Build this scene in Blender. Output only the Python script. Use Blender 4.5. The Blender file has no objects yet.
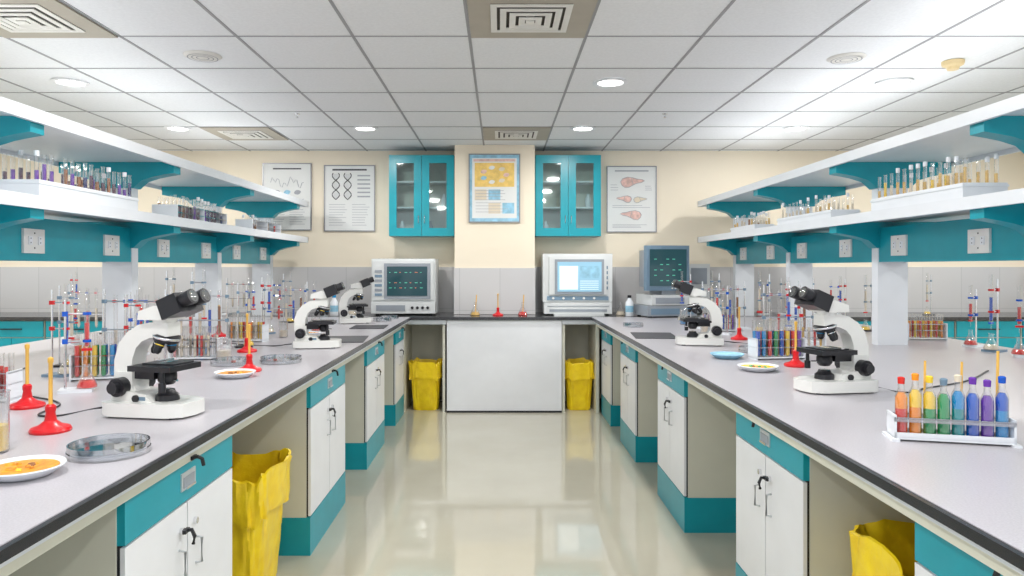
import bpy, bmesh, math, random
from mathutils import Vector, Matrix
random.seed(7)
scene = bpy.context.scene
COL = scene.collection
CT = 0.90      # countertop height
CEIL = 2.58
YB = 7.40      # back wall

# ------------------------------------------------------------------ materials
def mat(name, col, rough=0.45, metal=0.0, var=0.04, scale=8.0, trans=0.0, emit=None, es=1.0, bump=0.0, coat=0.0, alpha=1.0, ior=1.45):
    m = bpy.data.materials.new(name); m.use_nodes = True
    nt = m.node_tree; b = nt.nodes['Principled BSDF']
    b.inputs['Roughness'].default_value = rough
    b.inputs['Metallic'].default_value = metal
    b.inputs['Transmission Weight'].default_value = trans
    b.inputs['IOR'].default_value = ior
    b.inputs['Coat Weight'].default_value = coat
    b.inputs['Alpha'].default_value = alpha
    tc = nt.nodes.new('ShaderNodeTexCoord')
    n = nt.nodes.new('ShaderNodeTexNoise'); n.inputs['Scale'].default_value = scale; n.inputs['Detail'].default_value = 4
    nt.links.new(tc.outputs['Object'], n.inputs['Vector'])
    r = nt.nodes.new('ShaderNodeValToRGB')
    r.color_ramp.elements[0].position = 0.3; r.color_ramp.elements[1].position = 0.7
    r.color_ramp.elements[0].color = (*[max(0, c*(1-var)) for c in col], 1)
    r.color_ramp.elements[1].color = (*[min(1, c*(1+var)) for c in col], 1)
    nt.links.new(n.outputs['Fac'], r.inputs['Fac'])
    nt.links.new(r.outputs['Color'], b.inputs['Base Color'])
    if emit:
        b.inputs['Emission Color'].default_value = (*emit, 1); b.inputs['Emission Strength'].default_value = es
    if bump > 0:
        bp = nt.nodes.new('ShaderNodeBump'); bp.inputs['Strength'].default_value = bump; bp.inputs['Distance'].default_value = 0.01
        nt.links.new(n.outputs['Fac'], bp.inputs['Height']); nt.links.new(bp.outputs['Normal'], b.inputs['Normal'])
    return m

def glassmat(name, tint=(1, 1, 1), fac=0.12):
    m = bpy.data.materials.new(name); m.use_nodes = True
    nt = m.node_tree; nt.nodes.clear()
    o = nt.nodes.new('ShaderNodeOutputMaterial'); mx = nt.nodes.new('ShaderNodeMixShader')
    t = nt.nodes.new('ShaderNodeBsdfTransparent'); t.inputs['Color'].default_value = (*tint, 1)
    g = nt.nodes.new('ShaderNodeBsdfGlossy'); g.inputs['Roughness'].default_value = 0.04
    lw = nt.nodes.new('ShaderNodeLayerWeight'); lw.inputs['Blend'].default_value = 0.35
    a = nt.nodes.new('ShaderNodeMath'); a.operation = 'MULTIPLY_ADD'; a.inputs[1].default_value = 0.6; a.inputs[2].default_value = fac
    nt.links.new(lw.outputs['Facing'], a.inputs[0]); nt.links.new(a.outputs[0], mx.inputs['Fac'])
    nt.links.new(t.outputs[0], mx.inputs[1]); nt.links.new(g.outputs[0], mx.inputs[2]); nt.links.new(mx.outputs[0], o.inputs['Surface'])
    return m

M = {}
M['wall'] = mat('cream_wall_paint', (0.88, 0.79, 0.64), 0.8, var=0.02, scale=2)
M['ceil'] = mat('ceiling_tile_white', (0.80, 0.81, 0.82), 0.9, var=0.03, scale=60, bump=0.1)
M['tbar'] = mat('ceiling_tbar_grey', (0.34, 0.34, 0.35), 0.6)
M['teal'] = mat('teal_laminate', (0.005, 0.32, 0.40), 0.3, var=0.05)
M['white'] = mat('white_laminate', (0.80, 0.81, 0.84), 0.3, var=0.02)
M['cream'] = mat('cream_laminate', (0.68, 0.67, 0.57), 0.4, var=0.02)
M['edge'] = mat('black_counter_edge', (0.02, 0.02, 0.025), 0.25)
M['blackp'] = mat('black_plastic', (0.018, 0.018, 0.022), 0.35)
M['blackm'] = mat('dark_mat', (0.05, 0.05, 0.06), 0.5)
M['darkc'] = mat('black_granite_counter', (0.05, 0.05, 0.055), 0.15, var=0.3, scale=60)
M['shelf'] = mat('white_shelf_metal', (0.76, 0.79, 0.83), 0.3, var=0.02)
M['alu'] = mat('aluminium', (0.62, 0.64, 0.66), 0.3, metal=0.5)
M['chrome'] = mat('chrome', (0.8, 0.8, 0.82), 0.12, metal=1)
M['scope'] = mat('microscope_enamel', (0.80, 0.80, 0.77), 0.25, var=0.02, coat=0.3)
M['red'] = mat('red_plastic', (0.65, 0.01, 0.015), 0.3)
M['yel'] = mat('yellow_bag', (0.98, 0.66, 0.012), 0.28, var=0.12, scale=14, bump=0.7)
M['yeld'] = mat('amber_stick', (0.85, 0.5, 0.10), 0.35)
M['orange'] = mat('orange_agar', (0.85, 0.30, 0.02), 0.3, var=0.4, scale=60)
M['blue'] = mat('blue_liquid', (0.01, 0.10, 0.55), 0.2)
M['cyanl'] = mat('cyan_liquid', (0.01, 0.28, 0.62), 0.2)
M['teall'] = mat('teal_liquid', (0.01, 0.30, 0.33), 0.2)
M['green'] = mat('green_liquid', (0.02, 0.33, 0.10), 0.2)
M['purple'] = mat('purple_liquid', (0.16, 0.04, 0.40), 0.2)
M['pink'] = mat('magenta_liquid', (0.65, 0.05, 0.30), 0.2)
M['rl'] = mat('red_liquid', (0.70, 0.03, 0.02), 0.2)
M['ol'] = mat('orange_liquid', (0.90, 0.30, 0.02), 0.2)
M['yl'] = mat('yellow_liquid', (0.90, 0.62, 0.05), 0.2)
M['dark'] = mat('dark_reagent', (0.09, 0.03, 0.07), 0.2, var=0.3)
M['darkblue'] = mat('indigo_reagent', (0.04, 0.05, 0.18), 0.2, var=0.3)
M['brown'] = mat('brown_reagent', (0.30, 0.12, 0.04), 0.2, var=0.2)
M['amber'] = mat('amber_reagent', (0.75, 0.48, 0.12), 0.2, var=0.2)
M['pale'] = mat('pale_reagent', (0.75, 0.66, 0.52), 0.25)
M['rack'] = mat('white_rack_plastic', (0.80, 0.83, 0.87), 0.3, var=0.02)
M['paper'] = mat('poster_paper', (0.78, 0.79, 0.78), 0.5, var=0.01)
M['ink'] = mat('poster_ink', (0.38, 0.39, 0.43), 0.6)
M['inkb'] = mat('poster_black', (0.06, 0.06, 0.07), 0.6)
M['pblue'] = mat('poster_blue', (0.30, 0.56, 0.72), 0.6, var=0.2, scale=20)
M['pyel'] = mat('poster_yellow', (0.86, 0.60, 0.18), 0.6, var=0.15, scale=20)
M['ppink'] = mat('poster_pink', (0.74, 0.50, 0.45), 0.6, var=0.2, scale=30)
M['frame'] = mat('poster_frame_grey', (0.30, 0.30, 0.32), 0.3, metal=0.6)
M['inst'] = mat('instrument_plastic', (0.68, 0.70, 0.70), 0.4, var=0.02)
M['instd'] = mat('instrument_grey', (0.30, 0.33, 0.37), 0.4)
M['insb'] = mat('instrument_bluegrey', (0.17, 0.26, 0.35), 0.4)
M['screen'] = mat('crt_screen_dark', (0.01, 0.02, 0.025), 0.1, emit=(0.02, 0.06, 0.07), es=1)
M['screenl'] = mat('crt_screen_lit', (0.15, 0.3, 0.4), 0.1, emit=(0.28, 0.45, 0.55), es=0.8)
M['scrg'] = mat('screen_trace_green', (0.1, 0.6, 0.4), 0.3, emit=(0.1, 0.4, 0.3), es=0.5)
M['scrr'] = mat('screen_trace_red', (0.6, 0.2, 0.1), 0.3, emit=(0.6, 0.2, 0.1), es=0.5)
M['scrw'] = mat('screen_window_pale', (0.6, 0.7, 0.75), 0.3, emit=(0.6, 0.7, 0.78), es=0.6)
M['diff'] = mat('diffuser_plate_beige', (0.42, 0.38, 0.31), 0.6)
M['diffw'] = mat('diffuser_louvre', (0.75, 0.73, 0.68), 0.5)
M['diffd'] = mat('duct_dark', (0.10, 0.09, 0.08), 0.8)
M['det'] = mat('detector_plastic', (0.70, 0.55, 0.30), 0.5)
M['glow'] = mat('downlight_lens', (1, 1, 1), 0.5, emit=(1, 0.98, 0.95), es=9.0)
M['glass'] = glassmat('clear_glass')
M['winglass'] = glassmat('cabinet_glass', (0.85, 0.93, 0.93), 0.10)
M['acryl'] = glassmat('frosted_acrylic', (0.88, 0.90, 0.93), 0.35)
M['sock'] = mat('socket_plate_white', (0.80, 0.80, 0.78), 0.35)

def floor_mat():
    m = bpy.data.materials.new('glossy_epoxy_floor'); m.use_nodes = True
    nt = m.node_tree; b = nt.nodes['Principled BSDF']
    tc = nt.nodes.new('ShaderNodeTexCoord')
    n = nt.nodes.new('ShaderNodeTexNoise'); n.inputs['Scale'].default_value = 1.6; n.inputs['Detail'].default_value = 5
    nt.links.new(tc.outputs['Object'], n.inputs['Vector'])
    r = nt.nodes.new('ShaderNodeValToRGB')
    r.color_ramp.elements[0].position = 0.3; r.color_ramp.elements[1].position = 0.7
    r.color_ramp.elements[0].color = (0.48, 0.455, 0.365, 1); r.color_ramp.elements[1].color = (0.53, 0.505, 0.415, 1)
    nt.links.new(n.outputs['Fac'], r.inputs['Fac']); nt.links.new(r.outputs[0], b.inputs['Base Color'])
    b.inputs['Roughness'].default_value = 0.06; b.inputs['IOR'].default_value = 1.75
    n2 = nt.nodes.new('ShaderNodeTexNoise'); n2.inputs['Scale'].default_value = 3.5
    nt.links.new(tc.outputs['Object'], n2.inputs['Vector'])
    bp = nt.nodes.new('ShaderNodeBump'); bp.inputs['Strength'].default_value = 0.05; bp.inputs['Distance'].default_value = 0.02
    nt.links.new(n2.outputs['Fac'], bp.inputs['Height']); nt.links.new(bp.outputs[0], b.inputs['Normal'])
    return m
M['floor'] = floor_mat()

def counter_mat():
    m = bpy.data.materials.new('grey_resin_counter'); m.use_nodes = True
    nt = m.node_tree; b = nt.nodes['Principled BSDF']
    tc = nt.nodes.new('ShaderNodeTexCoord')
    n = nt.nodes.new('ShaderNodeTexNoise'); n.inputs['Scale'].default_value = 220; n.inputs['Detail'].default_value = 2
    nt.links.new(tc.outputs['Object'], n.inputs['Vector'])
    r = nt.nodes.new('ShaderNodeValToRGB')
    r.color_ramp.elements[0].position = 0.35; r.color_ramp.elements[1].position = 0.65
    r.color_ramp.elements[0].color = (0.43, 0.41, 0.44, 1); r.color_ramp.elements[1].color = (0.50, 0.48, 0.51, 1)
    nt.links.new(n.outputs['Fac'], r.inputs['Fac']); nt.links.new(r.outputs[0], b.inputs['Base Color'])
    b.inputs['Roughness'].default_value = 0.28
    return m
M['counter'] = counter_mat()

def tile_mat():
    m = bpy.data.materials.new('grey_wall_tile'); m.use_nodes = True
    nt = m.node_tree; b = nt.nodes['Principled BSDF']
    tc = nt.nodes.new('ShaderNodeTexCoord'); mp = nt.nodes.new('ShaderNodeMapping')
    mp.inputs['Rotation'].default_value = (math.radians(90), 0, 0)
    br = nt.nodes.new('ShaderNodeTexBrick'); br.offset = 0
    br.inputs['Color1'].default_value = (0.58, 0.57, 0.58, 1); br.inputs['Color2'].default_value = (0.61, 0.60, 0.60, 1)
    br.inputs['Mortar'].default_value = (0.48, 0.48, 0.48, 1)
    br.inputs['Scale'].default_value = 1; br.inputs['Mortar Size'].default_value = 0.003
    br.inputs['Brick Width'].default_value = 0.40; br.inputs['Row Height'].default_value = 0.47
    nt.links.new(tc.outputs['Object'], mp.inputs[0]); nt.links.new(mp.outputs[0], br.inputs['Vector'])
    nt.links.new(br.outputs['Color'], b.inputs['Base Color']); b.inputs['Roughness'].default_value = 0.2
    return m
M['tile'] = tile_mat()

# ------------------------------------------------------------------ mesh builder
class MB:
    def __init__(s):
        s.bm = bmesh.new(); s.mats = []
    def mi(s, m):
        if isinstance(m, str): m = M[m]
        if m not in s.mats: s.mats.append(m)
        return s.mats.index(m)
    def raw(s, vs, fs, m, T=None):
        i = s.mi(m); bv = []
        for v in vs:
            v = Vector(v)
            if T is not None: v = T @ v
            bv.append(s.bm.verts.new(v))
        out = []
        for f in fs:
            try:
                ff = s.bm.faces.new([bv[k] for k in f]); ff.material_index = i; out.append(ff)
            except ValueError: pass
        return out
    def box(s, a, b, m, bev=0.0, T=None):
        x0, x1 = sorted((a[0], b[0])); y0, y1 = sorted((a[1], b[1])); z0, z1 = sorted((a[2], b[2]))
        vs = [(x0,y0,z0),(x1,y0,z0),(x1,y1,z0),(x0,y1,z0),(x0,y0,z1),(x1,y0,z1),(x1,y1,z1),(x0,y1,z1)]
        fs = [(0,3,2,1),(4,5,6,7),(0,1,5,4),(1,2,6,5),(2,3,7,6),(3,0,4,7)]
        out = s.raw(vs, fs, m, T)
        if bev > 0: s.bev(out, bev)
    def bev(s, faces, off, seg=2):
        es = list({e for f in faces for e in f.edges if len(e.link_faces) == 2 and e.calc_face_angle(0) > 0.5})
        bmesh.ops.bevel(s.bm, geom=es, offset=off, segments=seg, affect='EDGES', profile=0.5, clamp_overlap=True)
    def cbox(s, c, d, m, bev=0.0, T=None):
        s.box([c[i]-d[i]/2 for i in range(3)], [c[i]+d[i]/2 for i in range(3)], m, bev, T)
    def cyl(s, p0, p1, r0, m, r1=None, n=16, T=None):
        if r1 is None: r1 = r0
        p0 = Vector(p0); p1 = Vector(p1); d = p1-p0; q = d.to_track_quat('Z', 'Y').to_matrix().to_4x4()
        TT = Matrix.Translation(p0) @ q
        if T is not None: TT = T @ TT
        s.lathe([(0, 0), (r0, 0), (r1, d.length), (0, d.length)], m, n=n, T=TT)
    def lathe(s, prof, m, n=16, T=None, o=(0, 0, 0)):
        vs = []; idx = []
        for (r, z) in prof:
            if r < 1e-6:
                idx.append([len(vs)]); vs.append((o[0], o[1], o[2]+z))
            else:
                row = []
                for k in range(n):
                    a = 2*math.pi*k/n; row.append(len(vs)); vs.append((o[0]+r*math.cos(a), o[1]+r*math.sin(a), o[2]+z))
                idx.append(row)
        fs = []
        for A, B in zip(idx[:-1], idx[1:]):
            for k in range(n):
                k2 = (k+1) % n
                if len(A) == 1 and len(B) == 1: continue
                if len(A) == 1: fs.append((A[0], B[k2], B[k]))
                elif len(B) == 1: fs.append((A[k], A[k2], B[0]))
                else: fs.append((A[k], A[k2], B[k2], B[k]))
        return s.raw(vs, fs, m, T)
    def tube(s, pts, r, m, n=6, T=None):
        pts = [Vector(p) for p in pts]; vs = []; fs = []
        for i, p in enumerate(pts):
            d = (pts[min(i+1, len(pts)-1)]-pts[max(i-1, 0)]).normalized()
            q = d.to_track_quat('Z', 'Y')
            for k in range(n):
                a = 2*math.pi*k/n; vs.append(p+q @ Vector((r*math.cos(a), r*math.sin(a), 0)))
        for i in range(len(pts)-1):
            for k in range(n):
                k2 = (k+1) % n; fs.append((i*n+k, i*n+k2, (i+1)*n+k2, (i+1)*n+k))
        fs.append(tuple(range(n-1, -1, -1))); fs.append(tuple((len(pts)-1)*n+k for k in range(n)))
        s.raw(vs, fs, m, T)
    def prism(s, poly, y0, y1, m, bev=0.0, T=None, ax='y'):
        n = len(poly)
        if ax == 'y': f = lambda p, t: (p[0], t, p[1])
        elif ax == 'z': f = lambda p, t: (p[0], p[1], t)
        else: f = lambda p, t: (t, p[0], p[1])
        vs = [f(p, y0) for p in poly]+[f(p, y1) for p in poly]
        fs = [tuple(range(n)), tuple(range(2*n-1, n-1, -1))]+[(k, n+k, n+(k+1) % n, (k+1) % n) for k in range(n)]
        out = s.raw(vs, fs, m, T)
        if bev > 0:
            s.bev(out, bev)
    def mesh(s, name):
        bmesh.ops.recalc_face_normals(s.bm, faces=s.bm.faces)
        for f in s.bm.faces: f.smooth = True
        for e in s.bm.edges:
            if len(e.link_faces) != 2 or e.calc_face_angle(0) > math.radians(38): e.smooth = False
        me = bpy.data.meshes.new(name+'_mesh'); s.bm.to_mesh(me); s.bm.free()
        for m in s.mats: me.materials.append(m)
        return me
    def obj(s, name, loc=(0, 0, 0), rz=0, parent=None):
        return place(s.mesh(name), name, loc, rz, parent)

def place(me, name, loc=(0, 0, 0), rz=0, parent=None, sc=None):
    o = bpy.data.objects.new(name, me); COL.objects.link(o)
    o.location = loc; o.rotation_euler = (0, 0, rz)
    if sc: o.scale = (sc, sc, sc) if not isinstance(sc, tuple) else sc
    if parent: o.parent = parent
    return o
def empty(name, loc=(0, 0, 0)):
    o = bpy.data.objects.new(name, None); COL.objects.link(o); o.location = loc; o.empty_display_size = 0.2
    return o

# ------------------------------------------------------------------ room shell
XW = 5.6; Y0 = -1.6
b = MB(); b.box((-XW-0.1, Y0, -0.1), (XW+0.1, YB+0.1, 0), 'floor'); b.obj('floor')
b = MB(); b.box((-XW-0.1, Y0, CEIL), (XW+0.1, YB+0.1, CEIL+0.1), 'ceil')
x = -0.16-0.61*9
while x < XW:
    if x > -XW: b.box((x-0.008, Y0, CEIL-0.003), (x+0.008, YB, CEIL+0.001), 'tbar')
    x += 0.61
y = 3.72-0.6*9
while y < YB:
    if y > Y0: b.box((-XW, y-0.006, CEIL-0.003), (XW, y+0.006, CEIL+0.001), 'tbar')
    y += 0.6
b.obj('ceiling')
b = MB(); b.box((-XW-0.1, YB, 0), (XW+0.1, YB+0.12, CEIL), 'wall')
b.box((-XW, YB-0.012, CT), (XW, YB+0.01, 1.37), 'tile')
b.obj('wall_back')
b = MB(); b.box((-0.45, 7.04, CT+0.002), (0.345, YB+0.01, CEIL), 'wall', 0.004)
b.box((-0.455, 7.028, CT+0.002), (0.35, YB, 1.36), 'tile'); b.obj('wall_pillar')
for sx, nm in ((-1, 'left'), (1, 'right')):
    b = MB(); X = sx*XW; X2 = sx*(XW+0.12)
    b.box((X, Y0, 0), (X2, YB, 1.0), 'wall'); b.box((X, Y0, 2.25), (X2, YB, CEIL), 'wall')
    segs = [(-1.6, -1.0), (0.8, 1.2), (3.0, 3.4), (5.2, 5.6), (7.1, YB)]
    for a, c in segs: b.box((X, a, 1.0), (X2, c, 2.25), 'wall')
    b.obj('wall_'+nm)
    k = 0
    for (a, c), (d, e) in zip(segs[:-1], segs[1:]):
        k += 1
        w = MB(); y0, y1 = c, d
        Xa, Xb = sx*(XW+0.03), sx*(XW+0.08)
        for (ya, yb2, za, zb) in ((y0, y1, 1.0, 1.05), (y0, y1, 2.2, 2.25), (y0, y0+0.05, 1.0, 2.25), (y1-0.05, y1, 1.0, 2.25), ((y0+y1)/2-0.025, (y0+y1)/2+0.025, 1.0, 2.25)):
            w.box((Xa, ya, za), (Xb, yb2, zb), 'white')
        w.obj('fill_window_%d' % (k+(0 if sx < 0 else 4)))  # unseen side windows, added so sky light enters as fill

# ------------------------------------------------------------------ base cabinets
def cabinet(b, xf, sgn, y0, y1, depth=0.60):
    X = lambda d: xf+sgn*d
    b.box((X(0.02), y0, 0.18), (X(depth), y1, 0.868), 'cream')
    b.box((X(0.0), y0-0.002, 0.0), (X(depth), y1+0.002, 0.18), 'teal', 0.003)
    b.box((X(0.0), y0+0.004, 0.70), (X(0.02), y1-0.004, 0.855), 'teal', 0.003)
    ym = (y0+y1)/2
    b.box((X(0.0), y0+0.004, 0.186), (X(0.02), ym-0.003, 0.694), 'white', 0.003)
    b.box((X(0.0), ym+0.003, 0.186), (X(0.02), y1-0.004, 0.694), 'white', 0.003)
    b.box((X(0.012), y0+0.003, 0.184), (X(0.019), y1-0.003, 0.70), 'edge')
    b.box((X(-0.004), ym-0.045, 0.735), (X(0.001), ym+0.045, 0.785), 'alu', 0.002)
    b.box((X(-0.006), ym-0.035, 0.742), (X(-0.003), ym+0.035, 0.772), 'instd')
    b.box((X(-0.012), ym-0.03, 0.738), (X(-0.003), ym+0.03, 0.745), 'chrome', 0.001)
    b.cyl((X(0), ym, 0.822), (X(-0.012), ym, 0.822), 0.012, 'chrome', n=14)
    b.tube([(X(-0.01), ym, 0.822), (X(-0.03), ym, 0.824), (X(-0.038), ym+0.010, 0.815), (X(-0.040), ym+0.016, 0.795)], 0.0055, 'blackp')
    b.cbox((X(-0.016), ym, 0.822), (0.010, 0.030, 0.011), 'blackp', 0.003)
    for s2 in (-1, 1):
        yy = ym+s2*0.045
        b.cyl((X(0), yy, 0.625), (X(-0.010), yy, 0.625), 0.010, 'chrome', n=12)
        if s2 < 0:
            b.tube([(X(-0.008), yy, 0.628), (X(-0.032), yy, 0.63), (X(-0.040), yy, 0.612), (X(-0.036), yy, 0.59)], 0.0055, 'blackp')
            b.cbox((X(-0.016), yy, 0.627), (0.010, 0.028, 0.011), 'blackp', 0.003)
        b.tube([(X(0), yy+s2*0.01, 0.575), (X(-0.018), yy+s2*0.01, 0.572), (X(-0.018), yy+s2*0.01, 0.50), (X(0), yy+s2*0.01, 0.497)], 0.004, 'alu')

def bench(sgn, xin, xout, xf, cabs):
    root = empty('laboratory_workbench', (sgn*(xin+xout)/2, 3, 0))
    off = Vector(root.location)
    def fin(b, nm):
        o = b.obj(nm, -off, 0, root); return o
    yend = 6.66
    b = MB()
    b.box((sgn*xin, -0.8, CT-0.024), (sgn*xout, yend, CT-0.002), 'edge', 0.006)
    b.box((sgn*(xin+0.014), -0.78, CT-0.01), (sgn*(xout-0.014), yend+0.01, CT), 'counter')
    fin(b, 'countertop')
    b = MB()
    b.box((sgn*(xin+0.025), -0.75, CT-0.046), (sgn*(xin+0.05), yend, CT-0.024), 'shelf')
    b.box((sgn*(xin+0.055), -0.75, 0.815), (sgn*(xin+0.069), yend, CT-0.024), 'cream')
    b.box((sgn*(xf+0.60), -0.75, 0), (sgn*(xf+0.64), yend, CT-0.03), 'cream')
    b.box((sgn*(xout-0.12), -0.75, 0.18), (sgn*(xout-0.08), yend, CT-0.03), 'teal')
    b.box((sgn*(xout-0.13), -0.75, 0.0), (sgn*(xout-0.08), yend, 0.18), 'white')
    fin(b, 'frame_panels')
    for i, (a, c) in enumerate(cabs):
        b = MB(); cabinet(b, sgn*xf, sgn, a, c); fin(b, 'base_cabinet_%d' % (i+1))
    return root
bench(-1, 0.83, 2.96, 0.90, [(-0.1, 0.7), (1.70, 2.39), (3.37, 4.13), (4.80, 5.53), (6.12, 6.64)])
bench(1, 0.85, 2.98, 0.95, [(-0.3, 0.4), (0.95, 1.63), (2.22, 2.86), (3.66, 4.28), (4.98, 5.60), (6.10, 6.64)])

# back bench
root = empty('laboratory_workbench', (0, 7.0, 0)); off = -Vector(root.location)
b = MB()
b.box((-XW+0.01, 6.66, CT-0.03), (XW-0.01, YB-0.015, CT), 'darkc', 0.005); b.obj('countertop', off, 0, root)
b = MB()
b.box((-0.50, 6.68, 0.018), (0.58, 6.70, CT-0.031), 'white', 0.003)
b.box((-0.50, 6.675, 0.0), (0.58, 6.70, 0.018), 'blackp')
b.box((-0.90, 7.25, 0), (0.95, 7.27, CT-0.036), 'cream')
for xa, xb in ((-0.90, -0.505), (0.585, 0.95)):
    b.box((xa, 6.68, 0.83), (xb, 6.70, CT-0.031), 'alu')
for xx in (-0.53, 0.60): b.box((xx-0.012, 6.70, 0), (xx+0.012, 7.25, CT-0.036), 'cream')
for s in (-1, 1): b.box((s*0.90, 6.66, 0), (s*0.93, 7.27, CT-0.036), 'cream')
b.obj('front_panel', off, 0, root)
b = MB()
for s in (-1, 1):
    for k in range(4):
        xa = 3.06+0.62*k; xb = xa+0.60
        b.box((s*xa, 6.70, 0.0), (s*xb, 7.25, 0.15), 'white')
        b.box((s*xa, 6.70, 0.155), (s*xb, 7.25, CT-0.036), 'cream')
        b.box((s*(xa+0.004), 6.685, 0.155), (s*(xa+0.297), 6.70, 0.70), 'teal', 0.002)
        b.box((s*(xa+0.303), 6.685, 0.155), (s*(xb-0.004), 6.70, 0.70), 'teal', 0.002)
        b.box((s*(xa+0.004), 6.685, 0.71), (s*(xb-0.004), 6.70, 0.86), 'teal', 0.002)
        b.box((s*(xa+0.2), 6.67, 0.78), (s*(xa+0.4), 6.685, 0.79), 'blackp')
b.obj('side_cabinets', off, 0, root)

# ------------------------------------------------------------------ reagent racks
def rack(sgn, xc):
    root = empty('reagent_shelf_rack', (sgn*xc, 4, 0)); off = -Vector(root.location)
    posts = [0.4, 1.7, 3.0, 4.3, 5.6, 6.88]
    xi, xo = xc-0.37, xc+0.37
    ys, ye = 0.1, 7.15
    for nm, z1 in (('upper_shelf', 2.02), ('lower_shelf', 1.66)):
        b = MB()
        b.box((sgn*(xi+0.021), ys, z1-0.02), (sgn*(xo-0.021), ye, z1), 'shelf')
        for xx in (xi, xo-0.02):
            b.box((sgn*xx, ys, z1-0.045), (sgn*(xx+0.02), ye, z1+0.01), 'shelf', 0.004)
        for yy in (ys, ye-0.02): b.box((sgn*xi, yy, z1-0.045), (sgn*xo, yy+0.02, z1+0.01), 'shelf')
        b.obj(nm, off, 0, root)
    b = MB()
    for y in posts:
        b.box((sgn*(xc-0.09), y-0.035, CT), (sgn*(xc+0.09), y+0.035, 2.0), 'shelf', 0.006)
    b.obj('posts', off, 0, root)
    b = MB()
    for y in posts:
        for z1 in (1.972, 1.612):
            w = 0.345
            top = z1+0.027
            for s in (-1, 1):
                poly = [(sgn*(xc), top), (sgn*(xc+s*w), top), (sgn*(xc+s*w), top-0.065), (sgn*(xc+s*(w-0.06)), top-0.075), (sgn*(xc+s*0.22), top-0.088), (sgn*(xc+s*0.15), top-0.11), (sgn*(xc+s*0.10), top-0.155), (sgn*(xc), top-0.155)]
                b.prism(poly, y-0.045, y+0.045, 'teal', 0.004)
    b.obj('brackets', off, 0, root)
    b = MB()
    for ya, yb in zip(posts[:-1], posts[1:]):
        for s in (-1, 1):
            xx = xc+s*0.075
            b.box((sgn*(xx-0.008), ya+0.035, 1.40), (sgn*(xx+0.008), yb-0.035, 1.605), 'teal')
    b.box((sgn*(xc-0.07), posts[0], 1.41), (sgn*(xc+0.07), posts[-1], 1.42), 'shelf')
    b.obj('service_rail', off, 0, root)
    b = MB()
    for ya, yb in zip(posts[:-1], posts[1:]):
        for t in (0.28, 0.80):
            y = ya+(yb-ya)*t; X = sgn*(xc-0.083)
            b.box((X, y-0.075, 1.435), (X-sgn*0.012, y+0.075, 1.55), 'sock', 0.004)
            for dy in (-0.035, 0.035):
                b.box((X-sgn*0.012, y+dy-0.012, 1.475), (X-sgn*0.018, y+dy+0.012, 1.515), 'rack', 0.002)
                for dz in (1.485, 1.505):
                    b.cyl((X-sgn*0.017, y+dy, dz), (X-sgn*0.0187, y+dy, dz), 0.003, 'blackp', n=8)
            for dz in (1.46, 1.53):
                b.cyl((X-sgn*0.011, y, dz), (X-sgn*0.0135, y, dz), 0.004, 'blackp', n=8)
    b.obj('socket_plates', off, 0, root)
rack(-1, 2.30); rack(1, 2.36)

# ------------------------------------------------------------------ tubes in trays
def tube_into(b, x, y, z, r, h, liq, fill=0.6, cap=None, n=10):
    b.lathe([(0, 0), (r*0.6, r*0.25), (r, r), (r, h), (r*1.12, h), (r*1.12, h+0.004), (r*0.9, h+0.004)], 'glass', n=n, o=(x, y, z))
    b.lathe([(0, 0.002), (r*0.55, r*0.3), (r*0.88, r), (r*0.88, h*fill), (0, h*fill)], liq, n=n, o=(x, y, z))
    if cap:
        b.lathe([(0, h-0.005), (r*1.15, h-0.005), (r*1.15, h+0.018), (0, h+0.018)], cap, n=n, o=(x, y, z))

def tray(name, length, width, boxh, th, liqs, cols, rows, loc, open_rack=False, r=0.0095, skip=0.0):
    b = MB()
    if open_rack:
        for z in (0.0, 0.05, 0.095): b.box((-width/2, -length/2, z), (width/2, length/2, z+0.006), 'acryl' if z > 0 else 'rack')
        for y in (-length/2, 0, length/2): b.box((-width/2, y-0.004, 0), (width/2, y+0.004, 0.101), 'rack')
        zb = 0.007
    else:
        b.box((-width/2, -length/2, 0), (width/2, length/2, boxh), 'rack', 0.006)
        b.box((-width/2-0.004, -length/2-0.004, boxh-0.018), (width/2+0.004, length/2+0.004, boxh-0.008), 'rack')
        zb = boxh-0.03
    for i in range(cols):
        for j in range(rows):
            if random.random() < skip: continue
            y = -length/2+0.03+(length-0.06)*i/(cols-1)
            x = (-width/2+0.03+(width-0.06)*j/max(1, rows-1)) if rows > 1 else 0
            tube_into(b, x, y, zb, r, th+random.uniform(-0.01, 0.01), random.choice(liqs), random.uniform(0.45, 0.75), cap=('rack' if random.random() < 0.25 else None), n=8)
    return b.obj(name, loc)
SH = 1.661
dk = ['dark', 'dark', 'darkblue', 'brown', 'purple']
tray('reagent_tube_tray', 0.84, 0.20, 0.09, 0.15, dk, 16, 2, (-2.10, 3.50, SH), skip=0.1)
tray('reagent_tube_rack', 0.80, 0.16, 0, 0.15, dk, 14, 3, (-2.10, 4.85, SH), True, skip=0.1)
tray('reagent_tube_rack', 0.75, 0.14, 0, 0.12, ['dark', 'brown', 'rl', 'pink'], 12, 2, (-2.10, 6.2, SH), True, skip=0.2)
tray('reagent_tube_tray', 0.78, 0.20, 0.085, 0.15, ['amber', 'amber', 'amber', 'pale', 'yl'], 13, 2, (2.16, 3.55, SH), r=0.0085)
tray('reagent_tube_tray', 0.86, 0.18, 0.07, 0.12, ['pale', 'pale', 'amber', 'pale'], 14, 2, (2.165, 4.88, SH), skip=0.25, r=0.008)
tray('reagent_tube_tray', 0.60, 0.16, 0.06, 0.12, ['pale', 'brown', 'amber'], 10, 2, (2.16, 6.1, SH), skip=0.25)
tray('reagent_tube_rack', 0.72, 0.16, 0, 0.15, dk, 12, 2, (-2.52, 3.6, SH), True, skip=0.3)

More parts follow.
